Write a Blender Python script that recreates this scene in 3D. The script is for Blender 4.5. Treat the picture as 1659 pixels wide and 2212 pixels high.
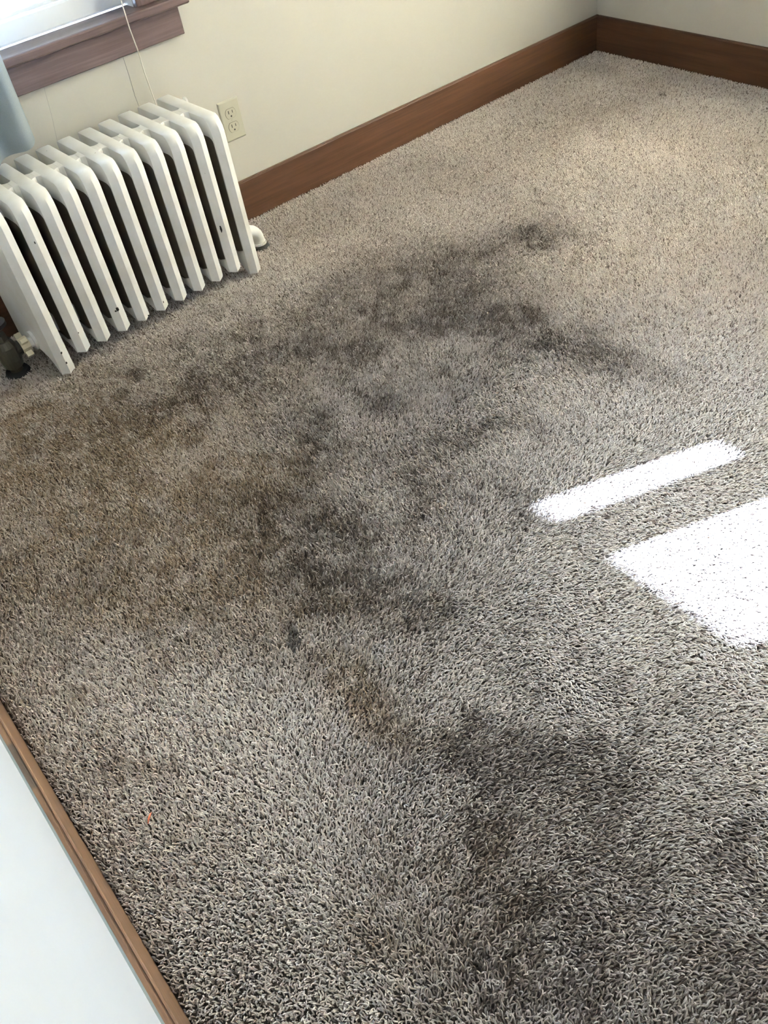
import bpy, bmesh, math, random
import numpy as np
from mathutils import Vector, Matrix

for o in list(bpy.data.objects): bpy.data.objects.remove(o)
scene = bpy.context.scene
COL = scene.collection
PI = math.pi

# ---------------------------------------------------------------- camera
cam = bpy.data.cameras.new('camera'); camo = bpy.data.objects.new('camera', cam); COL.objects.link(camo)
cam.sensor_fit = 'VERTICAL'; cam.sensor_height = 36.0; cam.lens = 1913.27 / 2212 * 36.0
cam.clip_start = 0.02
rx, ry, rz = 0.77937, 0.13704, -0.68537
camo.matrix_world = (Matrix.Translation((-2.81547, -2.42239, 1.26182)) @ Matrix.Rotation(rz, 4, 'Z')
                     @ Matrix.Rotation(ry, 4, 'Y') @ Matrix.Rotation(rx, 4, 'X'))
scene.camera = camo

# ---------------------------------------------------------------- daylight
EXPOSURE = 1.95
SKY = 15.0
SUN = 145.0
SUN_SLOPE = 0.37                       # the patches on the carpet run along (1, -0.37)
SUN_EL = math.radians(22.5)
world = bpy.data.worlds.new('sky'); scene.world = world; world.use_nodes = True
wn = world.node_tree; wn.nodes.clear()
w_out = wn.nodes.new('ShaderNodeOutputWorld'); w_bg = wn.nodes.new('ShaderNodeBackground')
w_tc = wn.nodes.new('ShaderNodeTexCoord'); w_sep = wn.nodes.new('ShaderNodeSeparateXYZ'); w_ramp = wn.nodes.new('ShaderNodeValToRGB')
w_map = wn.nodes.new('ShaderNodeMapRange'); w_map.inputs[1].default_value = -1; w_map.inputs[2].default_value = 1
wn.links.new(w_tc.outputs['Generated'], w_sep.inputs[0]); wn.links.new(w_sep.outputs['Z'], w_map.inputs[0])
wn.links.new(w_map.outputs[0], w_ramp.inputs[0]); wn.links.new(w_ramp.outputs[0], w_bg.inputs[0]); wn.links.new(w_bg.outputs[0], w_out.inputs[0])
cr = w_ramp.color_ramp
cr.elements[0].position = 0.0; cr.elements[0].color = (0.55, 0.56, 0.58, 1)
cr.elements[1].position = 1.0; cr.elements[1].color = (0.60, 0.76, 1.0, 1)
e = cr.elements.new(0.48); e.color = (0.62, 0.64, 0.66, 1)
e = cr.elements.new(0.56); e.color = (0.68, 0.87, 1.14, 1)
w_bg.inputs[1].default_value = SKY

sun = bpy.data.lights.new('sun', 'SUN'); suno = bpy.data.objects.new('sun', sun); COL.objects.link(suno)
sun.energy = SUN; sun.angle = math.radians(0.53); sun.color = (0.83, 0.955, 1.25)
hz = Vector((1, -SUN_SLOPE, 0)).normalized()
to_sun = hz * math.cos(SUN_EL) + Vector((0, 0, math.sin(SUN_EL)))
suno.rotation_euler = to_sun.to_track_quat('Z', 'Y').to_euler()
suno.location = to_sun * 6

def portal(name, loc, rot, sx, sy):
    l = bpy.data.lights.new(name, 'AREA'); l.shape = 'RECTANGLE'; l.size = sx; l.size_y = sy
    l.cycles.is_portal = True
    o = bpy.data.objects.new(name, l); COL.objects.link(o); o.location = loc; o.rotation_euler = rot
    return o

vs = scene.view_settings
vs.view_transform = 'Standard'; vs.look = 'None'; vs.gamma = 1.0; vs.use_curve_mapping = False
vs.exposure = EXPOSURE
cy = scene.cycles
cy.max_bounces = 8; cy.diffuse_bounces = 5; cy.glossy_bounces = 2; cy.transmission_bounces = 4; cy.transparent_max_bounces = 8
cy.sample_clamp_indirect = 6.0
cy.caustics_reflective = False; cy.caustics_refractive = False
scene.cycles_curves.shape = 'THICK'

# ---------------------------------------------------------------- materials
def mat(name):
    m = bpy.data.materials.new(name); m.use_nodes = True
    nt = m.node_tree; b = nt.nodes['Principled BSDF']
    return m, nt, b
def N(nt, t, **kw):
    n = nt.nodes.new(t)
    for k, v in kw.items():
        if k in n.inputs: n.inputs[k].default_value = v
        else: setattr(n, k, v)
    return n
def L(nt, a, b): nt.links.new(a, b)
def coords(nt, scale=(1, 1, 1), obj=True):
    tc = N(nt, 'ShaderNodeTexCoord'); mp = N(nt, 'ShaderNodeMapping'); mp.inputs['Scale'].default_value = scale
    L(nt, tc.outputs['Object'] if obj else tc.outputs['Generated'], mp.inputs['Vector']); return mp.outputs[0]
def ramp(nt, fac, stops):
    r = N(nt, 'ShaderNodeValToRGB'); cr = r.color_ramp
    cr.elements[0].position, cr.elements[0].color = stops[0][0], (*stops[0][1], 1)
    cr.elements[1].position, cr.elements[1].color = stops[-1][0], (*stops[-1][1], 1)
    for p, c in stops[1:-1]:
        e = cr.elements.new(p); e.color = (*c, 1)
    L(nt, fac, r.inputs[0]); return r.outputs[0]
def bump(nt, b, h, strength, dist=0.002):
    n = N(nt, 'ShaderNodeBump'); n.inputs['Strength'].default_value = strength; n.inputs['Distance'].default_value = dist
    L(nt, h, n.inputs['Height']); L(nt, n.outputs[0], b.inputs['Normal'])
def mixc(nt, fac, a, b):
    n = N(nt, 'ShaderNodeMix', data_type='RGBA')
    if isinstance(fac, float): n.inputs[0].default_value = fac
    else: L(nt, fac, n.inputs[0])
    for i, v in ((6, a), (7, b)):
        if isinstance(v, tuple): n.inputs[i].default_value = (*v, 1)
        else: L(nt, v, n.inputs[i])
    return n.outputs[2]

def paint(name, col, rough=0.6, bscale=60, bs=0.12, var=0.04):
    m, nt, b = mat(name); v = coords(nt)
    n = N(nt, 'ShaderNodeTexNoise', Scale=2.2, Detail=4.0); L(nt, v, n.inputs['Vector'])
    c = ramp(nt, n.outputs[0], [(0.3, tuple(x * (1 - var) for x in col)), (0.7, tuple(min(1, x * (1 + var * .5)) for x in col))])
    L(nt, c, b.inputs['Base Color']); b.inputs['Roughness'].default_value = rough
    n2 = N(nt, 'ShaderNodeTexNoise', Scale=float(bscale), Detail=3.0); L(nt, v, n2.inputs['Vector']); bump(nt, b, n2.outputs[0], bs)
    return m
M_wall = paint('wall_paint', (0.495, 0.478, 0.435), 0.55)
M_wall_w = paint('white_wall_paint', (0.70, 0.735, 0.79), 0.5)
M_ceil = paint('ceiling_paint', (0.82, 0.80, 0.76), 0.8)
M_white = paint('white_gloss_paint', (0.84, 0.87, 0.92), 0.3)

def wood(name, dark, mid, light, axis, rough=0.4, scale=1.0, spec=0.5):
    m, nt, b = mat(name)
    sc = [38 * scale] * 3; sc[axis] = 2.2 * scale
    v = coords(nt, tuple(sc))
    n = N(nt, 'ShaderNodeTexNoise', Scale=1.0, Detail=8.0, Roughness=0.62, Distortion=0.5); L(nt, v, n.inputs['Vector'])
    sc2 = [150 * scale] * 3; sc2[axis] = 5 * scale
    v2 = coords(nt, tuple(sc2))
    n2 = N(nt, 'ShaderNodeTexNoise', Scale=1.0, Detail=4.0); L(nt, v2, n2.inputs['Vector'])
    c = ramp(nt, n.outputs[0], [(0.28, dark), (0.5, mid), (0.74, light)])
    f = ramp(nt, n2.outputs[0], [(0.38, (0.72, 0.72, 0.72)), (0.55, (1, 1, 1))])
    mx = N(nt, 'ShaderNodeMix', data_type='RGBA', blend_type='MULTIPLY'); mx.inputs[0].default_value = 0.7
    L(nt, c, mx.inputs[6]); L(nt, f, mx.inputs[7])
    L(nt, mx.outputs[2], b.inputs['Base Color']); b.inputs['Roughness'].default_value = rough; b.inputs['Specular IOR Level'].default_value = spec
    bump(nt, b, n2.outputs[0], 0.15, 0.001)
    return m
M_base_x = wood('baseboard_wood_along', (0.036, 0.0155, 0.0085), (0.056, 0.0255, 0.0135), (0.078, 0.037, 0.020), 0, 0.55, spec=0.22)
M_base_y = wood('baseboard_wood_across', (0.036, 0.0155, 0.0085), (0.056, 0.0255, 0.0135), (0.078, 0.037, 0.020), 1, 0.55, spec=0.22)
M_base_near = wood('worn_baseboard_wood', (0.105, 0.055, 0.030), (0.165, 0.090, 0.050), (0.21, 0.125, 0.072), 1, 0.5)
def stained_board(m, x1, y0, y1):
    nt = m.node_tree; b = nt.nodes['Principled BSDF']; src = b.inputs['Base Color'].links[0].from_socket
    tc = N(nt, 'ShaderNodeTexCoord'); sp = N(nt, 'ShaderNodeSeparateXYZ'); L(nt, tc.outputs['Object'], sp.inputs[0])
    def band(sock, a, b_, w):
        r1 = N(nt, 'ShaderNodeMapRange', interpolation_type='SMOOTHSTEP'); L(nt, sock, r1.inputs[0]); r1.inputs[1].default_value = a - w; r1.inputs[2].default_value = a + w
        r2 = N(nt, 'ShaderNodeMapRange', interpolation_type='SMOOTHSTEP'); L(nt, sock, r2.inputs[0]); r2.inputs[1].default_value = b_ - w; r2.inputs[2].default_value = b_ + w
        s = N(nt, 'ShaderNodeMath', operation='SUBTRACT'); L(nt, r1.outputs[0], s.inputs[0]); L(nt, r2.outputs[0], s.inputs[1]); return s.outputs[0]
    mu = N(nt, 'ShaderNodeMath', operation='MULTIPLY'); L(nt, band(sp.outputs['X'], -9, x1, .0012), mu.inputs[0]); L(nt, band(sp.outputs['Y'], y0, y1, .004), mu.inputs[1])
    m2 = N(nt, 'ShaderNodeMath', operation='MULTIPLY'); L(nt, mu.outputs[0], m2.inputs[0]); m2.inputs[1].default_value = .75
    L(nt, mixc(nt, m2.outputs[0], src, (0.060, 0.050, 0.040)), b.inputs['Base Color'])
stained_board(M_base_near, -2.9385, -1.4956, -1.395)
M_trim = wood('window_trim_wood', (0.066, 0.043, 0.043), (0.105, 0.072, 0.072), (0.15, 0.108, 0.108), 0, 0.34)
M_trim_z = wood('window_casing_wood', (0.06, 0.038, 0.036), (0.095, 0.062, 0.058), (0.135, 0.095, 0.088), 2, 0.34)

def radiator_paint():
    m, nt, b = mat('old_cream_radiator_paint'); v = coords(nt)
    n = N(nt, 'ShaderNodeTexNoise', Scale=9.0, Detail=6.0); L(nt, v, n.inputs['Vector'])
    c = ramp(nt, n.outputs[0], [(0.3, (0.66, 0.64, 0.60)), (0.55, (0.755, 0.755, 0.75)), (0.8, (0.79, 0.795, 0.80))])
    n3 = N(nt, 'ShaderNodeTexNoise', Scale=55.0, Detail=3.0, Roughness=0.4, noise_dimensions='4D'); L(nt, v, n3.inputs['Vector'])
    oi = N(nt, 'ShaderNodeObjectInfo'); sc_ = N(nt, 'ShaderNodeMath', operation='MULTIPLY'); L(nt, oi.outputs['Random'], sc_.inputs[0]); sc_.inputs[1].default_value = 50.0; L(nt, sc_.outputs[0], n3.inputs['W'])
    chip = ramp(nt, n3.outputs[0], [(0.765, (0, 0, 0)), (0.78, (1, 1, 1))])
    c2 = mixc(nt, chip, c, (0.03, 0.026, 0.022))
    L(nt, c2, b.inputs['Base Color']); b.inputs['Roughness'].default_value = 0.38
    n2 = N(nt, 'ShaderNodeTexNoise', Scale=35.0, Detail=5.0); L(nt, v, n2.inputs['Vector']); bump(nt, b, n2.outputs[0], 0.25, 0.002)
    return m
M_rad = radiator_paint()
M_bare = paint('bare_brown_iron', (0.16, 0.135, 0.11), 0.6, 40, 0.3, 0.25)
M_chip = paint('chipped_iron', (0.02, 0.017, 0.015), 0.6)
M_valve = paint('dull_bronze', (0.055, 0.050, 0.036), 0.45, 50, 0.2, 0.3)
M_nut = paint('yellowed_paint', (0.62, 0.56, 0.42), 0.4, 50, 0.2, 0.1)
M_dark = paint('dark_hole', (0.02, 0.02, 0.02), 0.8)
M_ivory = paint('ivory_plastic', (0.44, 0.425, 0.345), 0.32, 30, 0.02, 0.02)
M_ivory2 = paint('ivory_receptacle', (0.43, 0.405, 0.325), 0.3, 30, 0.02, 0.02)
M_slot = paint('slot_black', (0.012, 0.010, 0.008), 0.7)
M_cord = paint('white_cord', (0.72, 0.69, 0.62), 0.7)
M_line = paint('grey_line', (0.34, 0.34, 0.34), 0.8)
M_orange = paint('orange_plastic', (0.55, 0.13, 0.06), 0.4)
M_caulk = paint('grey_blue_caulk', (0.20, 0.24, 0.25), 0.7)

def cloth(name, col, trans, fine=900):
    m, nt, b = mat(name); nt.nodes.remove(b)
    out = nt.nodes['Material Output']
    d = N(nt, 'ShaderNodeBsdfDiffuse'); t = N(nt, 'ShaderNodeBsdfTranslucent'); mx = N(nt, 'ShaderNodeMixShader'); mx.inputs[0].default_value = trans
    v = coords(nt); w = N(nt, 'ShaderNodeTexNoise', Scale=float(fine), Detail=2.0); L(nt, v, w.inputs['Vector'])
    c = ramp(nt, w.outputs[0], [(0.3, tuple(x * .86 for x in col)), (0.7, col)])
    L(nt, c, d.inputs[0]); L(nt, c, t.inputs[0]); L(nt, d.outputs[0], mx.inputs[1]); L(nt, t.outputs[0], mx.inputs[2]); L(nt, mx.outputs[0], out.inputs[0])
    return m
M_curtain = cloth('blue_grey_curtain_cloth', (0.40, 0.46, 0.50), 0.25)
M_shade = cloth('white_shade_cloth', (0.77, 0.80, 0.84), 0.26)
M_shade_w = cloth('cream_shade_cloth', (0.95, 0.84, 0.65), 0.88)

def glass():
    m, nt, b = mat('window_glass'); nt.nodes.remove(b); out = nt.nodes['Material Output']
    t = N(nt, 'ShaderNodeBsdfTransparent'); t.inputs[0].default_value = (0.93, 0.96, 0.96, 1)
    g = N(nt, 'ShaderNodeBsdfGlossy'); g.inputs['Roughness'].default_value = 0.02
    f = N(nt, 'ShaderNodeFresnel'); f.inputs[0].default_value = 1.45
    mx = N(nt, 'ShaderNodeMixShader'); L(nt, f.outputs[0], mx.inputs[0]); L(nt, t.outputs[0], mx.inputs[1]); L(nt, g.outputs[0], mx.inputs[2]); L(nt, mx.outputs[0], out.inputs[0])
    return m
M_glass = glass()

# ---------------------------------------------------------------- mesh helpers
def link(name, bm, m, parent=None, smooth=False, mats=None):
    me = bpy.data.meshes.new(name); bmesh.ops.recalc_face_normals(bm, faces=bm.faces[:]); bm.to_mesh(me); bm.free()
    for x in (mats or [m]): me.materials.append(x)
    if smooth:
        for p in me.polygons: p.use_smooth = True
    o = bpy.data.objects.new(name, me); COL.objects.link(o)
    if parent: o.parent = parent
    return o
def box(bm, x0, x1, y0, y1, z0, z1, bevel=0, seg=2):
    r = bmesh.ops.create_cube(bm, size=1.0)
    M = Matrix.Translation(((x0 + x1) / 2, (y0 + y1) / 2, (z0 + z1) / 2)) @ Matrix.Diagonal((abs(x1 - x0), abs(y1 - y0), abs(z1 - z0), 1))
    bmesh.ops.transform(bm, matrix=M, verts=r['verts'])
    if bevel:
        es = list({e for v in r['verts'] for e in v.link_edges})
        bmesh.ops.bevel(bm, geom=es, offset=bevel, segments=seg, affect='EDGES', profile=0.5)
def boxo(name, m, *a, parent=None, bevel=0):
    bm = bmesh.new(); box(bm, *a, bevel=bevel); return link(name, bm, m, parent)
def prism(bm, pts, d, axis):
    """extrude a closed 2-D outline along an axis; d = (from, to)"""
    def P(p, h):
        if axis == 'x': return (h, p[0], p[1])
        if axis == 'y': return (p[0], h, p[1])
        return (p[0], p[1], h)
    a = [bm.verts.new(P(p, d[0])) for p in pts]; b = [bm.verts.new(P(p, d[1])) for p in pts]; n = len(pts)
    bm.faces.new(a); bm.faces.new(b[::-1])
    for i in range(n): bm.faces.new((a[i], a[(i + 1) % n], b[(i + 1) % n], b[i]))
def tube(bm, pts, rad, seg=12, caps=True):
    pts = [Vector(p) for p in pts]; rings = []
    if not isinstance(rad, (list, tuple)): rad = [rad] * len(pts)
    up = None
    for i, p in enumerate(pts):
        t = (pts[min(i + 1, len(pts) - 1)] - pts[max(i - 1, 0)]).normalized()
        if up is None: up = Vector((0, 0, 1)) if abs(t.z) < .9 else Vector((0, 1, 0))
        u = (up - t * up.dot(t)).normalized(); up = u; w = t.cross(u)
        rings.append([bm.verts.new(p + (u * math.cos(2 * PI * k / seg) + w * math.sin(2 * PI * k / seg)) * rad[i]) for k in range(seg)])
    for a, b in zip(rings, rings[1:]):
        for k in range(seg): bm.faces.new((a[k], a[(k + 1) % seg], b[(k + 1) % seg], b[k]))
    if caps: bm.faces.new(rings[0]); bm.faces.new(rings[-1][::-1])
def cyl(bm, a, b, r, seg=20): tube(bm, [a, b], r, seg)
def empty(name, loc, rz=0.0):
    o = bpy.data.objects.new(name, None); COL.objects.link(o); o.location = loc; o.rotation_euler = (0, 0, rz); o.empty_display_size = 0.1
    return o
def tag(o, label, cat=None, group=None, kind=None):
    o['label'] = label
    if cat: o['category'] = cat
    if group: o['group'] = group
    if kind: o['kind'] = kind
    return o
def structure(o, label=None):
    o['kind'] = 'structure'
    if label: o['label'] = label
    return o

# ---------------------------------------------------------------- the room
RL, RY, RH = 2.9345, -4.30, 2.45         # x from -RL to 0, y from RY to 0
BT, BH = 0.016, 0.1134                   # baseboard thickness and height
FZ = -0.014                              # backing of the carpet; the pile stands on it up to z = 0
WLX = -RL - BT                           # face of the left wall
M_backing = paint('carpet_backing', (0.10, 0.083, 0.07), 0.95, 300, 0.3, 0.2)
structure(boxo('floor', M_backing, WLX - .1, .12, RY - .1, .12, FZ - .08, FZ), 'floor under the beige brown carpet')
structure(boxo('ceiling', M_ceil, WLX - .1, .12, RY - .1, .12, RH, RH + .08), 'flat white ceiling')

def wall_with_hole(name, axis, pos, thick, a0, a1, holes, m):
    """axis 'x': wall lies along x at y=pos; axis 'y': along y at x=pos. holes: (a, b, z0, z1)"""
    bm = bmesh.new(); t0, t1 = pos, pos + thick
    def B(u0, u1, z0, z1):
        if u1 - u0 < 1e-4 or z1 - z0 < 1e-4: return
        if axis == 'x': box(bm, u0, u1, min(t0, t1), max(t0, t1), z0, z1)
        else: box(bm, min(t0, t1), max(t0, t1), u0, u1, z0, z1)
    u = a0
    for (h0, h1, z0, z1) in sorted(holes):
        B(u, h0, FZ, RH); B(h0, h1, FZ, z0); B(h0, h1, z1, RH); u = h1
    B(u, a1, FZ, RH)
    return link(name, bm, m)
# window 1 over the radiator, window 2 in the right wall, window 3 behind the camera
W1 = (-2.62, -1.785, 0.640, 1.95)
W2 = (-2.95, -1.95, 0.628, 1.95)
W3 = (-1.72, -0.72, 0.640, 1.95)
structure(wall_with_hole('wall_back', 'x', 0.0, 0.12, WLX, 0.0, [W1], M_wall), 'cream painted wall behind the radiator and outlet')
structure(wall_with_hole('wall_right', 'y', 0.0, 0.12, RY, 0.12, [W2, W3], M_wall), 'cream painted wall at the far right of the room')
structure(boxo('wall_left', M_wall_w, WLX - .1, WLX, RY, .12, FZ, RH), 'white painted wall at the lower left beside the carpet')
structure(boxo('wall_front', M_wall, WLX - .1, .12, RY - .1, RY, FZ, RH), 'cream painted wall behind the viewer')

def baseboard(name, m, pts_axis, face, a0, a1, label):
    bm = bmesh.new(); t = BT; e = 0.0025
    prof = [(0, FZ), (t, FZ), (t, BH - e), (t - e * .5, BH - e * .25), (t - e * 1.3, BH - .0002), (t - .0046, BH - .0020), (t - .0058, BH - .0020), (t - .0068, BH), (0, BH)]
    if pts_axis == 'x': prism(bm, [(face - p, z) for p, z in prof], (a0, a1), 'x')
    elif pts_axis == 'y-': prism(bm, [(face - p, z) for p, z in prof], (a0, a1), 'y')
    else: prism(bm, [(face + p, z) for p, z in prof], (a0, a1), 'y')
    return structure(link(name, bm, m), label)
baseboard('baseboard_back', M_base_x, 'x', 0.0, WLX, 0.0, 'brown wooden baseboard along the wall behind the radiator')
baseboard('baseboard_right', M_base_y, 'y-', 0.0, RY, -BT, 'brown wooden baseboard along the far right wall')
baseboard('baseboard_left', M_base_near, 'y+', WLX, RY, -BT, 'worn brown wooden baseboard in the lower left corner')
bm = bmesh.new(); prism(bm, [(WLX, BH - .001), (WLX + .0035, BH - .001), (WLX + .0028, BH + .0012), (WLX, BH + .0022)], (RY, -.02), 'y')
structure(link('trim_1', bm, M_caulk), 'thin grey blue caulk line between left baseboard and white wall')

# ---------------------------------------------------------------- windows
def window(name, hole, axis, pos, sgn, right_end, label, full=True):
    """sgn: +1 when outside is at +axis. Local frame: u along the wall, d = depth into the room."""
    a, b, z0, z1 = hole
    root = empty(name, ((a + b) / 2, pos, z0) if axis == 'x' else (pos, (a + b) / 2, z0)); structure(root, label)
    rl = root.location
    def B(nm, m, u0, u1, d0, d1, zz0, zz1, bev=0.0, parent=root):
        dd = sorted((pos - sgn * d0, pos - sgn * d1))
        bm = bmesh.new()
        if axis == 'x': box(bm, u0 - rl.x, u1 - rl.x, dd[0] - rl.y, dd[1] - rl.y, zz0 - rl.z, zz1 - rl.z, bevel=bev)
        else: box(bm, dd[0] - rl.x, dd[1] - rl.x, u0 - rl.y, u1 - rl.y, zz0 - rl.z, zz1 - rl.z, bevel=bev)
        return link(nm, bm, m, parent)
    cw = 0.113; tz = M_trim if axis == 'x' else M_trim_z
    B('stool', tz, a - cw - .025, b + cw + .025, -.046, .046, z0 - .015, z0 + .008, .005)
    B('apron', tz, a - cw, b + cw, 0, .018, z0 - .0865, z0 - .0148, .002)
    B('casing', M_trim_z, b + .001, b + cw, 0, .02, z0 + .0085, z1 + .0, .002)
    B('casing', M_trim_z, a - cw, a - .001, 0, .02, z0 + .0085, z1 + .0, .002)
    B('head_casing', tz, a - cw, b + cw, 0, .02, z1 + .0005, z1 + cw, .002)
    B('sill', M_white, a, b, -.118, -.047, z0 - .015, z0 + .002)
    zm = (z0 + z1) / 2
    for k, (s0, s1, d) in enumerate(((z0 + .008, zm + .02, -.047), (zm - .02, z1, -.083))):
        sash = B('sash_rail', M_white, a, b, d - .032, d, s0, s0 + .055, .006)
        B('sash_rail', M_white, a, b, d - .032, d, s1 - .04, s1, .004)
        B('sash_stile', M_white, a, a + .045, d - .031, d - .001, s0 + .055, s1 - .04, .003)
        B('sash_stile', M_white, b - .045, b, d - .031, d - .001, s0 + .055, s1 - .04, .003)
        B('sash_bead', M_white, a + .045, b - .045, d - .010, d - .003, s0 + .0552, s0 + .066, .003, parent=sash)
        B('pane', M_glass, a + .045, b - .045, d - .019, d - .016, s0 + .055, s1 - .04)
    return root
window('window_1', W1, 'x', 0.0, 1, None, 'bright window with brown wooden sill and apron above the radiator')
window('window_2', W2, 'y', 0.0, 1, None, 'window in the right wall that lets the sun onto the carpet')
window('window_3', W3, 'y', 0.0, 1, None, 'shaded window in the right wall nearer to the corner')
portal('portal_a', ((W1[0] + W1[1]) / 2, .125, 1.3), (-PI / 2, 0, 0), W1[1] - W1[0], W1[3] - W1[2])
portal('portal_b', (.125, (W2[0] + W2[1]) / 2, 1.3), (0, PI / 2, 0), W2[3] - W2[2], W2[1] - W2[0])
portal('portal_c', (.125, (W3[0] + W3[1]) / 2, 1.3), (0, PI / 2, 0), W3[3] - W3[2], W3[1] - W3[0])

# ---------------------------------------------------------------- shade and drapes at window 2 (their gaps shape the sun on the carpet)
TAN = math.tan(SUN_EL)
def drape(name, p0, p1, z0, z1, m, folds, amp, thick=0.003, flare=0.0, zseg=14):
    """a hanging cloth between two plan points with folds; returns bmesh object"""
    bm = bmesh.new(); p0 = Vector((*p0, 0)); p1 = Vector((*p1, 0)); ax = (p1 - p0); nrm = Vector((-ax.y, ax.x, 0)).normalized()
    nu = folds * 10 + 1; grid = []
    for j in range(zseg + 1):
        t = j / zseg; z = z0 + (z1 - z0) * t; row = []
        for i in range(nu):
            s = i / (nu - 1); A = amp * (1 + flare * (1 - t))
            row.append(bm.verts.new(p0 + ax * s + nrm * (A * math.sin(2 * PI * folds * s) + .3 * A * math.sin(5.3 * s + 3 * t)) + Vector((0, 0, z))))
        grid.append(row)
    for j in range(zseg):
        for i in range(nu - 1): bm.faces.new((grid[j][i], grid[j][i + 1], grid[j + 1][i + 1], grid[j + 1][i]))
    o = link(name, bm, m, smooth=True)
    md = o.modifiers.new('thickness', 'SOLIDIFY'); md.thickness = thick; md.offset = 0
    return o
dx = 0.055                                # plane of the drapes, in front of the casing
def wall_y(yf, xf=-1.93): return yf - SUN_SLOPE * (-xf - dx)
ys0, ys1 = wall_y(-1.530), wall_y(-1.597)   # narrow strip of sun
yb0, yb1 = wall_y(-1.727), wall_y(-2.012)   # wide patch of sun
SX = 0.020                                # plane of the shades, in the window reveals
z_top = (1.908 + SX) * math.sqrt(1 + SUN_SLOPE ** 2) * TAN
def shade(hole, zlow, label, m=M_shade):
    a, b = hole[0] + .004, hole[1] - .004
    sh = boxo('roller_shade', m, SX - .001, SX + .001, a, b, zlow, 1.925); tag(sh, label, 'window shade')
    bm = bmesh.new(); cyl(bm, (SX, a, 1.930), (SX, b, 1.930), .015); link('roller', bm, M_white, sh)
    bm = bmesh.new(); box(bm, SX - .004, SX + .004, a, b, zlow - .001, zlow + .02, .002); link('hem_bar', bm, M_white, sh)
shade(W2, z_top, 'white roller shade that stops short of the sill of the sunlit window')
shade(W3, .652, 'cream roller shade drawn fully down near the far corner', M_shade_w)
bl = boxo('window_blind', M_shade, W1[0] + .004, W1[1] - .004, .019, .021, 1.45, 1.925); tag(bl, 'white blind drawn partly down the window over the radiator', 'blind')
bm = bmesh.new(); box(bm, W1[0] + .004, W1[1] - .004, .016, .024, 1.449, 1.472, .002); link('hem_bar', bm, M_white, bl)
for (y0, y1, lab) in ((ys0 + .30, ys0, 'white curtain at the far side of the right wall window'), (ys1, yb0, 'narrow gathered white curtain in the middle of the right wall window'),
                      (yb1, yb1 - .34, 'white curtain at the near side of the right wall window')):
    n = max(1, round(abs(y1 - y0) / .07))
    o = drape('window_curtain', (-dx - .014, y0), (-dx - .014, y1), .60, 2.05, M_shade, n, .006)
    tag(o, lab, 'curtain', 'white curtains at the right wall window')

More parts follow.
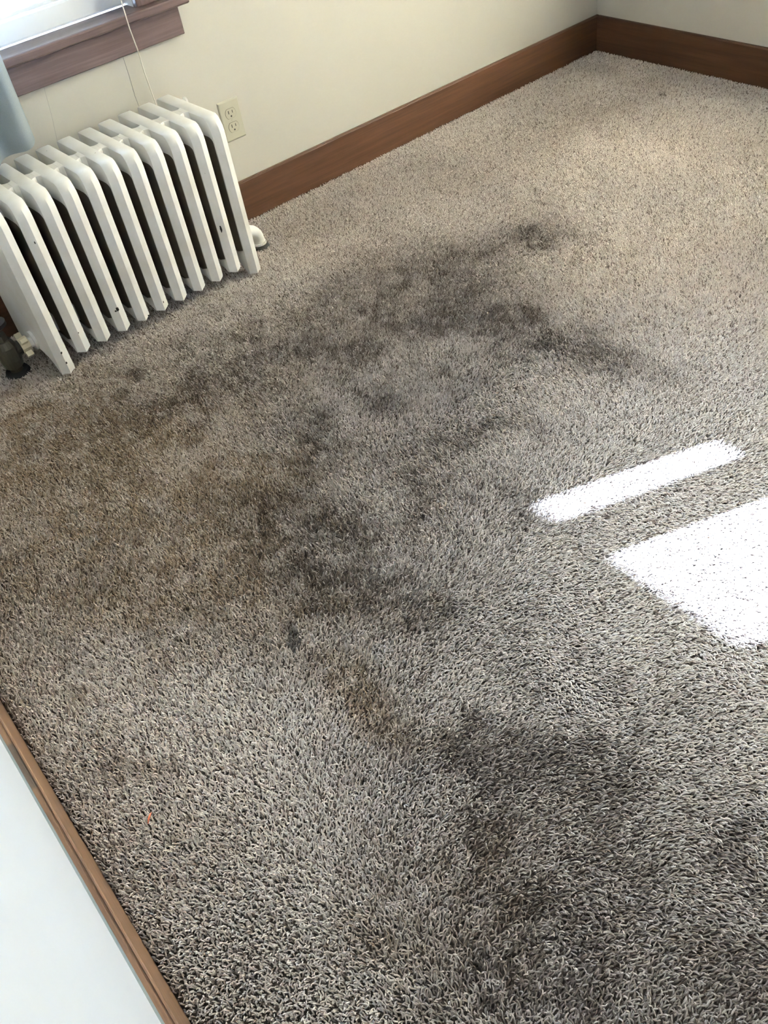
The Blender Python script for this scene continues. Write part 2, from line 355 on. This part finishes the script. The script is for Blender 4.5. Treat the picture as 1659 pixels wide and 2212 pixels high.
# ---------------------------------------------------------------- radiator
def bridge_outline(w, half, y0, y1, fil, n=5):
    """plan outline of the nipple bridge between two sections, waisted with rounded corners"""
    pts = []
    for k in range(n + 1):
        a = PI / 2 * k / n; pts.append((w + fil * (1 - math.sin(a)) * .0 + (half - w) * k / n, y0 - fil * (1 - math.sin(a))))
    for k in range(n, -1, -1):
        a = PI / 2 * k / n; pts.append((w + (half - w) * k / n, y1 + fil * (1 - math.sin(a))))
    return pts
def sharp(o, deg):
    for p in o.data.polygons: p.use_smooth = True
    o.data.set_sharp_from_angle(angle=math.radians(deg)); return o
def section_bm(end=None):
    """one cast-iron section. local: ridge of the front at y=0, back at y=D, centre x=0. end: None, 'l' or 'r'"""
    D, H, w = 0.280, 0.440, 0.0187
    zb = 0.0 if end else 0.030
    foot = end is not None
    # centre-line profile (ridge) and its offsets towards the sides: (y, z, oy, oz)
    zf = -0.004 if foot else 0.029
    prof = [(0.0, zf + .002, .0115, .005), (0.0, 0.20, .0115, 0), (0.0, .398, .0115, 0), (.003, .414, .0105, -.003), (.011, .428, .008, -.005),
            (.022, .4365, .004, -.004), (.034, H, .001, -.0025), (.16, H, 0, -.0022), (D - .010, H, 0, -.0022), (D - .002, H - .003, -.001, -.0022), (D, H - .012, -.003, -.002)]
    if foot:
        prof += [(D, .05, -.004, 0), (D, zf, -.004, 0), (D - .030, zf, .004, 0), (D - .060, .030, 0, 0), (.11, .032, 0, 0), (.062, .026, 0, .001), (.036, .008, 0, .003), (.020, zf, .0, .001), (.006, zf, .006, .002)]
    else:
        prof += [(D, .055, -.004, 0), (D - .02, .042, 0, 0), (.12, .046, 0, 0), (.060, .042, 0, .002), (.030, .035, .002, .004), (.008, .029, .008, .004)]
    bm = bmesh.new(); rings = []
    for (x, f) in ((-w, 1.0), (-w + .0035, .80), (0.0, 0.0), (w - .0035, .80), (w, 1.0)):
        ring = []
        for (y, z, oy, oz) in prof:
            ff = f if abs(x) < w - 1e-6 else 1.0
            if abs(x) > w - 1e-6: oy2, oz2 = oy, oz
            else: oy2, oz2 = oy * f, oz * (0.12 if (f > 0 and oz < 0) else f)
            ring.append(bm.verts.new((x, y + oy2, z + oz2)))
        rings.append(ring)
    n = len(prof)
    for a, b in zip(rings, rings[1:]):
        for i in range(n): bm.faces.new((a[i], a[(i + 1) % n], b[(i + 1) % n], b[i]))
    # flat sides, with the recessed bare-iron panel on sides that face a neighbour
    ztop, zlo, yA, yB = .378, (.062 if not foot else .060), .0165, .235
    for side, ring in ((-1, rings[0]), (1, rings[-1])):
        outer = (end == 'l' and side == -1) or (end == 'r' and side == 1)
        if outer:
            bm.faces.new(ring if side > 0 else ring[::-1]); continue
        x = side * w; loop = []
        na = 8
        for k in range(na + 1):
            a = PI - PI * k / na
            loop.append((yA + .022 + .022 * math.cos(a), ztop + .012 * math.sin(a)) if k <= na // 2 else None)
        loop = [p for p in loop if p]
        loop += [(.11, ztop + .010), (yB - .03, ztop - .004), (yB, ztop - .03), (yB, zlo + .02), (yB - .02, zlo), (yA + .03, zlo), (yA, zlo + .012)]
        vs_ = [bm.verts.new((x, y, z)) for y, z in loop]
        m = len(vs_); ed = [bm.edges.new((vs_[i], vs_[(i + 1) % m])) for i in range(m)]
        oe = [bm.edges.get((ring[i], ring[(i + 1) % n])) for i in range(n)]
        bmesh.ops.triangle_fill(bm, use_beauty=True, use_dissolve=False, edges=oe + ed)
        inn = [bm.verts.new((x - side * .0045, y, z)) for y, z in loop]
        for i in range(m):
            f = bm.faces.new((vs_[i], vs_[(i + 1) % m], inn[(i + 1) % m], inn[i])); f.material_index = 1
        f = bm.faces.new(inn); f.material_index = 1
    # bridges (push nipples) to the neighbours, top and bottom
    half = PITCH / 2
    for side in (-1, 1):
        if (end == 'l' and side == -1) or (end == 'r' and side == 1): continue
        for (z0, z1) in ((.385, .4388), (.062, .110)):
            ol = bridge_outline(w - .006, half - .0002, .112, .149, .010)
            ol = [(side * px, py) for px, py in ol]
            zt = z1
            a = [bm.verts.new((px, py, z0)) for px, py in ol]; b = [bm.verts.new((px, py, zt - .002)) for px, py in ol]
            c = [bm.verts.new((px, .130 + (py - .130) * .93, zt)) for px, py in ol]; k = len(ol)
            bm.faces.new(a)
            for (p, q) in ((a, b), (b, c)):
                for i in range(k): bm.faces.new((p[i], p[(i + 1) % k], q[(i + 1) % k], q[i]))
            bm.faces.new(c)
    return bm
PITCH = 0.0604
RC = (-2.096, -0.328, 0.0); RROT = 0.0237
rad = empty('radiator', RC, RROT)
tag(rad, 'low old white painted cast iron radiator under the window', 'radiator')
NS = 11
mid = None
for k in range(NS):
    x = (k - (NS - 1) / 2) * PITCH
    if k in (0, NS - 1):
        o = link('radiator_section', section_bm('l' if k == 0 else 'r'), M_rad, rad, mats=[M_rad, M_bare])
    elif mid is None:
        o = mid = link('radiator_section', section_bm(), M_rad, rad, mats=[M_rad, M_bare])
    else:
        o = mid.copy(); COL.objects.link(o); o.parent = rad
    o.location = (x, 0, 0)
    sharp(o, 33)
xr = (NS - 1) / 2 * PITCH
# chips in the paint, small flakes lying on the surface they expose
def chip(x, y, z, sx, sy, sz, seed):
    rnd = random.Random(seed); bm = bmesh.new()
    bmesh.ops.create_icosphere(bm, subdivisions=2, radius=1.0)
    for v in bm.verts:
        s = 1 + rnd.uniform(-.25, .25); v.co = Vector((v.co.x * sx * s, v.co.y * sy * s, v.co.z * sz * s)) + Vector((x, y, z))
    o = link('paint_chip', bm, M_chip, rad); o['label'] = 'dark chip in the paint'; return o
def sec(k): return (k - 5) * PITCH
chip(sec(9) - .010, .0065, .165, .0035, .0022, .010, 1)
chip(sec(3) - .001, .0012, .098, .0040, .0022, .006, 2)
chip(sec(3) - .006, .0035, .094, .0030, .0018, .0025, 12)
chip(sec(0) + .0005, .0008, .062, .0022, .0016, .0035, 3)
chip(sec(0) + .001, .0010, .030, .0022, .0016, .0035, 4)
chip(sec(4) + .013, .0085, .036, .0022, .0016, .0025, 5)
chip(sec(5) + .004, .0028, .054, .0016, .0012, .003, 6)
chip(sec(1) + .001, .0008, .090, .0014, .0012, .0025, 7)
chip(sec(1) - .004, .0030, .345, .0016, .0012, .004, 13)
chip(sec(6) - .004, .150, .4385, .0028, .0020, .0012, 8)
chip(sec(6) + .005, .138, .4385, .0020, .0016, .0012, 9)
chip(sec(5) + .006, .100, .4390, .0022, .0020, .0012, 10)
chip(sec(4) - .004, .235, .4390, .0018, .0018, .0012, 11)
# hub plug and air vent on the right end
bm = bmesh.new(); cyl(bm, (xr + .016, .135, .405), (xr + .030, .135, .405), .024, 24); cyl(bm, (xr + .028, .135, .405), (xr + .036, .135, .405), .013, 6); link('hub_plug', bm, M_rad, rad)
bm = bmesh.new(); cyl(bm, (xr + .014, .222, .424), (xr + .034, .222, .424), .0075, 16); cyl(bm, (xr + .034, .222, .424), (xr + .040, .222, .424), .0105, 12)
link('air_vent', bm, M_rad, rad)
# return elbow at the right end
bm = bmesh.new(); pts = [(xr + .012, .135, .052), (xr + .045, .135, .052)]
for k in range(1, 9):
    a = PI / 2 * k / 8; pts.append((xr + .066 + .034 * math.sin(a), .135, .018 + .034 * math.cos(a)))
pts.append((xr + .100, .135, .004))
tube(bm, pts, [.0165] * 2 + [.0185] * 8 + [.0205], 20); el = link('pipe_elbow', bm, M_rad, rad, smooth=True)
bm = bmesh.new(); tube(bm, [(xr + .100, .135, .008), (xr + .100, .135, .002)], .0225, 20); link('collar', bm, M_rad, el)
bm = bmesh.new(); tube(bm, [(xr + .100, .135, .004), (xr + .100, .135, -.012)], .0155, 16); link('pipe', bm, M_dark, el)
bm = bmesh.new(); tube(bm, [(xr + .098, .132, -.011), (xr + .098, .132, -.0005)], [.031, .027], 22); link('escutcheon', bm, M_dark, rad)
bm = bmesh.new(); bmesh.ops.create_icosphere(bm, subdivisions=2, radius=.0028, matrix=Matrix.Translation((xr + .066, .122, .064))); o = link('paint_chip', bm, M_chip, el); o['label'] = 'dark chip in the paint'
# supply valve at the left end
xl = -xr
bm = bmesh.new(); cyl(bm, (xl - .016, .135, .055), (xl - .026, .135, .055), .026, 24); cyl(bm, (xl - .024, .135, .055), (xl - .040, .135, .055), .0155, 20); link('hub_bushing', bm, M_rad, rad)
bm = bmesh.new(); cyl(bm, (xl - .036, .135, .055), (xl - .060, .135, .055), .0225, 8)
for k in range(4):
    a = PI / 4 + k * PI / 2; c_, s_ = math.cos(a), math.sin(a)
    r = bmesh.ops.create_cube(bm, size=1.0, matrix=Matrix.Translation((xl - .049, .135 + c_ * .026, .055 + s_ * .026)) @ Matrix.Rotation(a, 4, 'X') @ Matrix.Diagonal((.017, .016, .011, 1)))
link('union_nut', bm, M_nut, rad)
bm = bmesh.new()
tube(bm, [(xl - .056, .135, .055), (xl - .075, .135, .055)], .019, 18)
tube(bm, [(xl - .094, .135, -.004), (xl - .094, .135, .012), (xl - .094, .135, .016), (xl - .094, .135, .036), (xl - .094, .135, .076), (xl - .094, .135, .094)], [.017, .017, .024, .028, .028, .020], 20)
tube(bm, [(xl - .094, .135, .09), (xl - .094, .135, .112)], .017, 6)
vb = link('shutoff_valve', bm, M_valve, rad, smooth=False)
bm = bmesh.new(); tube(bm, [(xl - .094, .135, .112), (xl - .094, .135, .132)], .006, 12); link('valve_stem', bm, M_valve, vb)
bm = bmesh.new(); tube(bm, [(xl - .094, .135, .130), (xl - .094, .135, .136), (xl - .094, .135, .146), (xl - .094, .135, .150)], [.022, .031, .031, .020], 20); link('valve_handle', bm, M_dark, vb)
bm = bmesh.new(); tube(bm, [(xl - .094, .135, -.012), (xl - .094, .135, .002)], [.036, .030], 22); link('escutcheon', bm, M_dark, rad)

# ---------------------------------------------------------------- outlet
OX, OZ = -1.5927, 0.2918
out = empty('electrical_outlet', (OX, 0, OZ)); tag(out, 'ivory duplex electrical outlet on the wall right of the radiator', 'outlet')
bm = bmesh.new(); hw, hh = .035, .0572; e = .004
lay = [(hw, hh, 0.0), (hw, hh, -.0015), (hw - .0018, hh - .0018, -.0042), (hw - .0045, hh - .0045, -.0052)]
rings = [[bm.verts.new((sx * a, d, sz * b)) for sx, sz in ((-1, -1), (1, -1), (1, 1), (-1, 1))] for a, b, d in lay]
for p, q in zip(rings, rings[1:]):
    for i in range(4): bm.faces.new((p[i], p[(i + 1) % 4], q[(i + 1) % 4], q[i]))
bm.faces.new(rings[0]); bm.faces.new(rings[-1])
link('cover_plate', bm, M_ivory, out)
for zc in (.0195, -.0195):
    bm = bmesh.new(); pts = []
    R, cut = .0172, .0135
    for k in range(40):
        a = 2 * PI * k / 40; pts.append((R * math.cos(a), max(-cut, min(cut, R * math.sin(a))) + zc))
    prism(bm, pts, (-.0050, -.0064), 'y'); r = link('receptacle', bm, M_ivory2, out)
    bm = bmesh.new()
    prism(bm, [(p[0] * 1.05, (p[1] - zc) * 1.05 + zc) for p in pts], (-.0050, -.00545), 'y'); o = link('gap_ring', bm, M_valve, r)
    for nm, x, z, sx, sz in (('slot', -.0064, zc + .0040, .0013, .0046), ('slot', .0064, zc + .0040, .0011, .0038)):
        bm = bmesh.new(); box(bm, x - sx, x + sx, -.00655, -.0060, z - sz, z + sz); link(nm, bm, M_slot, r)
    bm = bmesh.new(); prism(bm, [(.0026 * math.cos(2 * PI * k / 16), zc - .0078 + .0026 * (math.sin(2 * PI * k / 16))) for k in range(16)], (-.00655, -.0060), 'y'); link('ground_hole', bm, M_slot, r)
bm = bmesh.new(); prism(bm, [(.0028 * math.cos(2 * PI * k / 16), .0028 * math.sin(2 * PI * k / 16)) for k in range(16)], (-.0050, -.0062), 'y')
link('screw', bm, M_ivory2, out)

# ---------------------------------------------------------------- curtain beside window 1
def left_curtain():
    bm = bmesh.new(); nz, nu = 30, 61; grid = []
    for j in range(nz + 1):
        t = j / nz; row = []
        for i in range(nu):
            s = i / (nu - 1)                               # 0 at the right hem, 1 at the left
            zbot = .488 - .012 * math.sin(s * 9)
            z = zbot + (1.95 - zbot) * t
            low = max(0, 1 - (z - .45) / .6)
            x = -2.186 + .004 * math.sin(6 * t) - .007 * low * (1 - s) - s * (.42 + .05 * low)
            y = -.085 - .055 * low * (0.35 + .65 * min(1, s * 5)) - (.026 + .016 * low) * math.sin(2 * PI * 3.6 * s + .5 * low + 0.2)
            tip = max(0, 1 - (z - .45) / .09)
            y -= .06 * tip * min(1, s * 6)
            row.append(bm.verts.new((x, y, z)))
        grid.append(row)
    for j in range(nz):
        for i in range(nu - 1): bm.faces.new((grid[j][i], grid[j][i + 1], grid[j + 1][i + 1], grid[j + 1][i]))
    o = link('window_curtain', bm, M_curtain, smooth=True)
    md = o.modifiers.new('thickness', 'SOLIDIFY'); md.thickness = .003; md.offset = 0
    return o
tag(left_curtain(), 'pale blue grey curtain hanging over the left end of the radiator', 'curtain')

# ---------------------------------------------------------------- blind cord and thin grey lines on the wall
def cord(name, pts, r, m, label, cat):
    bm = bmesh.new(); P = []
    for a, b in zip(pts, pts[1:]):
        for k in range(6): P.append(Vector(a).lerp(Vector(b), k / 6))
    P.append(Vector(pts[-1])); tube(bm, P, r, 8); o = link(name, bm, m, smooth=True); tag(o, label, cat); return o
cord('blind_cord', [(-1.836, -.056, 1.90), (-1.836, -.056, .66), (-1.834, -.050, .62), (-1.822, -.030, .56), (-1.816, -.014, .50), (-1.810, -.009, .42), (-1.806, -.009, .36)], .0016, M_cord,
     'white blind cord hanging in front of the brown window sill', 'cord')
cord('thin_line', [(-1.855, -.0004, .552), (-1.855, -.0004, .50), (-1.857, -.0004, .45), (-1.853, -.0004, .38)], .0007, M_line,
     'thin grey line on the wall left of the white blind cord', 'string')
cord('wall_line', [(-2.083, -.0002, .552), (-2.086, -.0002, .53), (-2.092, -.0002, .48), (-2.103, -.0002, .42)], .00035, M_line,
     'faint hair thin line on the wall below the middle of the apron', 'thread')

# ---------------------------------------------------------------- carpet
rng = np.random.default_rng(7)
def vnoise(x, y, cell, seed):
    r = np.random.default_rng(seed); G = r.random((256, 256))
    u, v = x / cell + 100.3, y / cell + 100.7; i, j = np.floor(u).astype(int), np.floor(v).astype(int); fu, fv = u - i, v - j
    fu = fu * fu * (3 - 2 * fu); fv = fv * fv * (3 - 2 * fv); i &= 255; j &= 255; i1, j1 = (i + 1) & 255, (j + 1) & 255
    return (G[i, j] * (1 - fu) + G[i1, j] * fu) * (1 - fv) + (G[i, j1] * (1 - fu) + G[i1, j1] * fu) * fv
STAINS_AND_LIGHT = [  # carpet dirt and clean marks; the broad blobs also paint shade and light
(-1.607,-0.896,0.061,-0.040,-0.039,-0.054,0.97,0), (-1.533,-0.904,0.067,-0.084,-0.064,-0.069,0.40,0),
(-1.477,-1.329,0.046,-0.153,-0.052,-0.033,0.86,0), (-1.482,-1.177,0.026,-0.141,-0.061,-0.039,0.57,0),
(-1.521,-1.083,0.040,-0.098,-0.066,-0.054,0.57,0), (-1.147,-0.802,0.071,-0.063,-0.042,-0.045,0.75,0),
(-1.204,-0.777,0.073,-0.032,-0.031,-0.040,0.46,0), (-1.415,-0.682,0.105,-0.093,-0.043,-0.054,0.52,0),
(-1.426,-0.806,0.064,-0.173,-0.099,-0.088,0.40,0), (-1.496,-0.596,0.096,-0.126,-0.063,-0.076,0.30,1),
(-2.037,-0.674,0.094,-0.046,-0.023,-0.048,0.69,0), (-2.175,-0.672,0.103,-0.047,-0.030,-0.072,0.52,0),
(-1.970,-0.723,0.035,-0.032,-0.021,-0.034,0.46,0), (-2.425,-0.652,0.209,-0.120,-0.054,-0.150,0.30,1),
(-1.922,-1.047,0.016,-0.067,-0.033,-0.025,0.69,0), (-1.947,-1.120,0.003,-0.052,-0.027,-0.015,0.46,0),
(-1.947,-1.261,0.049,-0.071,-0.025,-0.025,0.75,0), (-1.796,-1.321,0.081,-0.074,-0.025,-0.027,0.69,0),
(-1.752,-1.140,0.124,-0.145,-0.069,-0.075,0.23,0), (-2.120,-1.068,0.110,-0.035,-0.037,-0.085,0.57,0),
(-2.094,-0.978,0.044,-0.049,-0.029,-0.040,0.46,0), (-2.290,-1.079,0.100,-0.085,-0.050,-0.086,0.74,1),
(-2.296,-1.193,0.087,-0.093,-0.045,-0.065,0.63,0), (-2.385,-1.078,0.098,-0.064,-0.035,-0.076,0.54,1),
(-2.196,-1.222,0.097,-0.063,-0.028,-0.048,0.29,0), (-2.026,-1.365,-0.046,-0.066,-0.056,0.036,0.40,0),
(-2.017,-1.250,0.047,-0.052,-0.038,-0.044,0.46,0), (-2.583,-0.966,0.144,-0.104,-0.040,-0.103,0.43,1),
(-2.744,-1.015,0.131,-0.134,-0.045,-0.101,0.41,1), (-2.604,-1.208,0.126,-0.104,-0.035,-0.074,0.47,1),
(-2.435,-1.195,0.099,-0.104,-0.040,-0.063,0.47,1), (-2.442,-1.309,0.090,-0.058,-0.021,-0.042,0.54,1),
(-2.339,-1.382,0.038,-0.100,-0.067,-0.051,0.69,0), (-2.393,-1.439,0.061,-0.076,-0.034,-0.040,0.61,1),
(-2.318,-1.499,0.049,-0.126,-0.058,-0.040,0.34,0), (-2.290,-1.559,0.035,-0.036,-0.034,-0.040,0.41,1),
(-2.472,-1.464,0.008,-0.011,-0.016,-0.018,0.90,2), (-2.461,-1.434,0.010,-0.010,-0.008,-0.012,0.35,2),
(-2.479,-1.412,0.037,-0.037,-0.029,-0.043,0.54,1), (-2.454,-1.565,0.024,-0.056,-0.037,-0.026,0.61,1),
(-2.454,-1.618,0.012,-0.050,-0.028,-0.013,0.61,1), (-2.465,-1.683,0.036,-0.080,-0.028,-0.018,0.54,1),
(-2.438,-1.769,0.045,-0.069,-0.017,-0.013,0.61,1), (-2.355,-1.905,0.059,-0.077,-0.046,-0.035,0.92,0),
(-2.304,-1.964,0.067,-0.077,-0.042,-0.033,0.63,0), (-2.363,-1.841,0.047,-0.045,-0.022,-0.024,0.57,0),
(-2.374,-2.010,0.072,-0.121,-0.055,-0.031,0.46,0), (-2.454,-1.810,0.084,-0.080,-0.031,-0.035,0.34,0),
(-2.528,-2.041,0.042,-0.054,-0.078,-0.056,0.47,1), (-2.473,-1.976,0.054,-0.050,-0.028,-0.029,0.47,1),
(-2.609,-1.968,0.081,-0.074,-0.070,-0.081,0.27,1), (-2.489,-2.158,0.110,-0.099,-0.062,-0.056,0.34,0),
(-2.355,-2.239,0.112,-0.101,-0.114,-0.086,0.21,0), (-2.633,-2.089,0.063,-0.056,-0.030,-0.032,0.46,0),
(-2.672,-1.993,0.047,-0.042,-0.022,-0.027,0.34,1), (-2.132,-1.935,0.077,-0.117,-0.044,-0.028,0.34,0),
(-2.397,-2.118,0.073,-0.096,-0.054,-0.033,0.23,0), (-2.276,-0.465,0.018,-0.017,-0.008,-0.017,0.97,0),
(-2.635,-1.352,0.064,-0.041,-0.010,-0.026,0.41,1), (-2.786,-1.506,0.052,-0.049,-0.012,-0.022,0.41,1),
(-2.835,-1.448,0.022,-0.061,-0.019,-0.012,0.47,1), (-2.813,-1.293,0.005,-0.016,-0.015,-0.011,0.47,1),
(-2.787,-1.645,0.076,-0.071,-0.026,-0.045,0.24,1), (-2.141,-1.397,0.254,-0.164,-0.121,-0.186,0.55,0),
(-2.557,-0.675,0.365,-0.268,-0.130,-0.361,0.97,1), (-2.234,-0.659,0.426,-0.120,-0.070,-0.210,0.39,0),  # wide dark blobs include shade painted in front of the radiator
(-2.031,-0.506,0.259,-0.026,-0.047,-0.143,0.23,0), (-2.462,-1.093,0.176,-0.186,-0.101,-0.172,0.34,1),
(-2.355,-2.239,0.140,-0.181,-0.176,-0.093,0.90,0), (-2.366,-2.290,0.086,-0.109,-0.108,-0.054,0.57,0),  # broad dark blobs paint the dim light at the near right
(-2.444,-2.030,0.155,-0.143,-0.142,-0.137,0.48,0), (-2.268,-1.696,0.127,-0.195,-0.138,-0.111,0.34,0),
(-1.692,-1.042,0.238,-0.386,-0.206,-0.203,0.30,0), (-1.843,-0.830,0.192,-0.088,-0.057,-0.102,0.40,0),
(-1.801,-0.654,0.169,-0.076,-0.062,-0.115,0.20,1), (-1.637,-0.647,0.157,-0.104,-0.063,-0.096,0.23,0),
(-1.721,-0.884,0.052,-0.064,-0.051,-0.061,0.46,0), (-1.548,-0.168,0.190,-0.010,-0.047,-0.107,0.16,1),
(-1.167,-0.295,0.455,-0.029,-0.088,-0.156,0.16,1), (-0.164,-0.172,0.017,-0.152,-0.068,-0.052,0.23,0),
(-0.221,-0.498,0.008,-0.013,-0.015,-0.012,0.97,0), (-0.451,-0.402,0.320,-0.023,-0.087,-0.109,0.24,1),
(-2.024,-0.862,0.125,-0.072,-0.039,-0.072,0.50,-1), (-2.006,-1.125,-0.000,-0.093,-0.048,-0.022,0.60,-1),
(-2.353,-0.865,0.114,-0.075,-0.045,-0.103,0.50,-1), (-2.734,-1.357,0.117,-0.094,-0.024,-0.054,0.50,-1),
(-2.487,-1.344,0.052,-0.005,-0.008,-0.045,0.40,-1), (-2.796,-1.388,0.127,-0.102,-0.032,-0.077,0.40,-1),
(-2.689,-1.598,0.144,-0.137,-0.055,-0.087,0.25,-1), (-2.499,-1.663,0.037,-0.080,-0.041,-0.027,0.45,-1),
(-2.335,-1.451,0.037,-0.038,-0.020,-0.026,0.30,-1), (-2.305,-1.713,0.021,-0.104,-0.065,-0.025,0.30,-1),
(-2.543,-0.328,0.052,-0.060,-0.031,-0.076,0.45,-1), (-0.529,-0.678,0.310,-0.208,-0.139,-0.131,0.80,-1),  # last blob paints window glow into the far carpet
(-2.762,-1.494,0.121,-0.236,-0.122,-0.108,0.80,-1), (-1.139,-1.068,0.204,-0.190,-0.174,-0.162,0.45,-1),  # wide pale blobs paint wall bounce at left, window light at right
(-1.140,-1.383,0.115,-0.146,-0.181,-0.133,0.35,-1), (-1.546,-0.357,0.136,-0.010,-0.027,-0.059,0.35,-1),
(-0.098,-0.202,-0.004,-0.165,-0.035,-0.024,0.50,-1)]
SP = 0.0035
xs = np.arange(-RL + .003, -BT - .001, SP); yy = np.arange(-3.1, -BT - .001, SP)
X, Y = np.meshgrid(xs, yy); X = X.ravel(); Y = Y.ravel()
X = X + rng.uniform(-.5, .5, X.size) * SP; Y = Y + rng.uniform(-.5, .5, Y.size) * SP
keep = (X > -RL + .002) & (X < -BT - .002) & (Y < -BT - .002)

X, Y = X[keep], Y[keep]; n = X.size
# dirt marks, plus broad shade and light painted into the yarn colour
wx = X + .05 * (vnoise(X, Y, .09, 1) - .5) + .025 * (vnoise(X, Y, .03, 2) - .5)
wy = Y + .05 * (vnoise(X, Y, .09, 3) - .5) + .025 * (vnoise(X, Y, .03, 4) - .5)
soil_shade = np.zeros(n); brown = np.zeros(n); fresh_lit = np.zeros(n); spot = np.zeros(n)
for (cx, cy_, ax, ay, bx, by, s, kd) in STAINS_AND_LIGHT:
    det = ax * by - ay * bx; px, py = ((X, Y) if kd == 2 else (wx, wy)); ddx, ddy = px - cx, py - cy_
    u = (ddx * by - ddy * bx) / det; v = (ax * ddy - ay * ddx) / det; r2 = u * u + v * v
    g = s * np.exp(-.9 * r2) if kd != 2 else s * np.clip((1.15 - r2) / .35, 0, 1)
    tgt = {0: soil_shade, 1: brown, -1: fresh_lit, 2: spot}[kd]
    tgt[:] = 1 - (1 - tgt) * (1 - np.clip(g, 0, .97))
patch = .65 + .7 * vnoise(X, Y, .022, 8) * vnoise(X, Y, .06, 9) * 2
soil_shade = np.clip(soil_shade * patch, 0, 1); brown = np.clip(brown * patch, 0, 1)
# dirt line beside the left baseboard
edge = np.exp(-((X + RL) / .012) ** 2) * .55
# pile direction: smooth field of lean
near = np.clip(1.25 - ((X + 1.85) ** 2 + (Y + 2.1) ** 2) / .75, 0, 1)
ang = (1 - near) * 2 * PI * vnoise(X, Y, .55, 11) * 1.1 + near * (-1.2) + 1.2 * (vnoise(X, Y, .12, 12) - .5) + rng.normal(0, 1.5, n) * (1 - .72 * near)
tilt = np.radians(13 + 14 * (vnoise(X, Y, .3, 13) - .5) + 26 * near) + np.abs(rng.normal(0, .26, n))
tilt = np.clip(tilt, .05, 1.25)
ln = .0116 * rng.uniform(.85, 1.15, n)
bend = rng.uniform(.05, .5, n) + .4 * near
dxh, dyh = np.cos(ang), np.sin(ang)
pos = np.zeros((n, 4, 3), np.float32); pos[:, 0] = np.stack([X, Y, np.full(n, FZ - .001)], 1)
cur = pos[:, 0].astype(np.float64)
tw = rng.normal(0, .35, n)
for k in range(1, 4):
    th = tilt * (.45 + .55 * k / 3) + bend * ((k - 1) / 2) ** 1.5 * .8
    a2 = ang + tw * (k - 2)
    step = ln / 3
    cur = cur + np.stack([np.cos(a2) * np.sin(th), np.sin(a2) * np.sin(th), np.cos(th)], 1) * step[:, None]
    pos[:, k] = cur
top = pos[:, 3, 2]; over = np.clip(top - .0025, 0, 1); pos[:, 3, 2] -= over; pos[:, 2, 2] -= over * .6
# keep the pile inside the room and out from the boards
pos[..., 0] = np.clip(pos[..., 0], -RL + .0015, -BT - .0015); pos[..., 1] = np.minimum(pos[..., 1], -BT - .0015)
rad_ = (np.array([.00085, .00098, .0010, .00072], np.float32)[None, :] * rng.uniform(.85, 1.2, (n, 1))).astype(np.float32)
# yarn colour: heathered beige with pinkish and brown strands
base = np.array([.47, .400, .345])
pal = np.array([[.74, .675, .635], [.66, .60, .55], [.83, .775, .745], [.27, .22, .195], [.66, .575, .55]])
pick = rng.choice(5, n, p=[.34, .24, .2, .13, .09])
col = pal[pick] * rng.uniform(.80, 1.10, (n, 1)) * (1 + .10 * (vnoise(X, Y, .25, 21) - .5))[:, None]
col *= (1 + .30 * fresh_lit)[:, None]  # lightens clean yarn and the painted light
sr = np.clip(rng.normal(1, .25, n), .4, 1.5)
def stain_shade(c, amt, tint): return c * (1 - amt[:, None]) + c * np.array(tint) * amt[:, None]
col = stain_shade(col, np.clip(soil_shade * sr, 0, .95), (.24, .222, .212)); col = stain_shade(col, np.clip(brown * sr, 0, .95), (.48, .405, .315))  # tints darken the dirt marks and the painted shade
col = stain_shade(col, np.clip(edge * sr, 0, .9), (.22, .2, .2)); col = stain_shade(col, np.clip(spot, 0, .8), (.18, .19, .21))
hc = bpy.data.hair_curves.new('carpet'); hc.add_curves([4] * n)
hc.attributes['position'].data.foreach_set('vector', pos.reshape(-1))
ra = hc.attributes.get('radius') or hc.attributes.new('radius', 'FLOAT', 'POINT'); ra.data.foreach_set('value', rad_.reshape(-1))
ca = hc.attributes.new('yarn_colour', 'FLOAT_COLOR', 'CURVE'); ca.data.foreach_set('color', np.concatenate([col, np.ones((n, 1))], 1).astype(np.float32).reshape(-1))
m, nt, b = mat('carpet_yarn'); at = N(nt, 'ShaderNodeAttribute'); at.attribute_name = 'yarn_colour'
v = coords(nt); nz = N(nt, 'ShaderNodeTexNoise', Scale=900.0, Detail=1.0); L(nt, v, nz.inputs['Vector'])
f = ramp(nt, nz.outputs[0], [(.3, (.8, .8, .8)), (.7, (1.1, 1.1, 1.1))])
mx = N(nt, 'ShaderNodeMix', data_type='RGBA', blend_type='MULTIPLY'); mx.inputs[0].default_value = 1.0; L(nt, at.outputs['Color'], mx.inputs[6]); L(nt, f, mx.inputs[7])
L(nt, mx.outputs[2], b.inputs['Base Color']); b.inputs['Roughness'].default_value = .75; b.inputs['Specular IOR Level'].default_value = .15
hc.materials.append(m)
co = bpy.data.objects.new('carpet', hc); COL.objects.link(co)
tag(co, 'soiled beige brown cut pile carpet covering the whole floor', 'carpet', kind='stuff')

# ---------------------------------------------------------------- litter on the carpet
bm = bmesh.new(); tube(bm, [(-2.842, -1.594, .001), (-2.838, -1.590, .0045), (-2.833, -1.586, .005), (-2.829, -1.581, .002)], [.0008, .0018, .0018, .0006], 8)
tag(link('litter_scrap', bm, M_orange, smooth=True), 'tiny orange scrap lying on the carpet near the left baseboard', 'scrap')
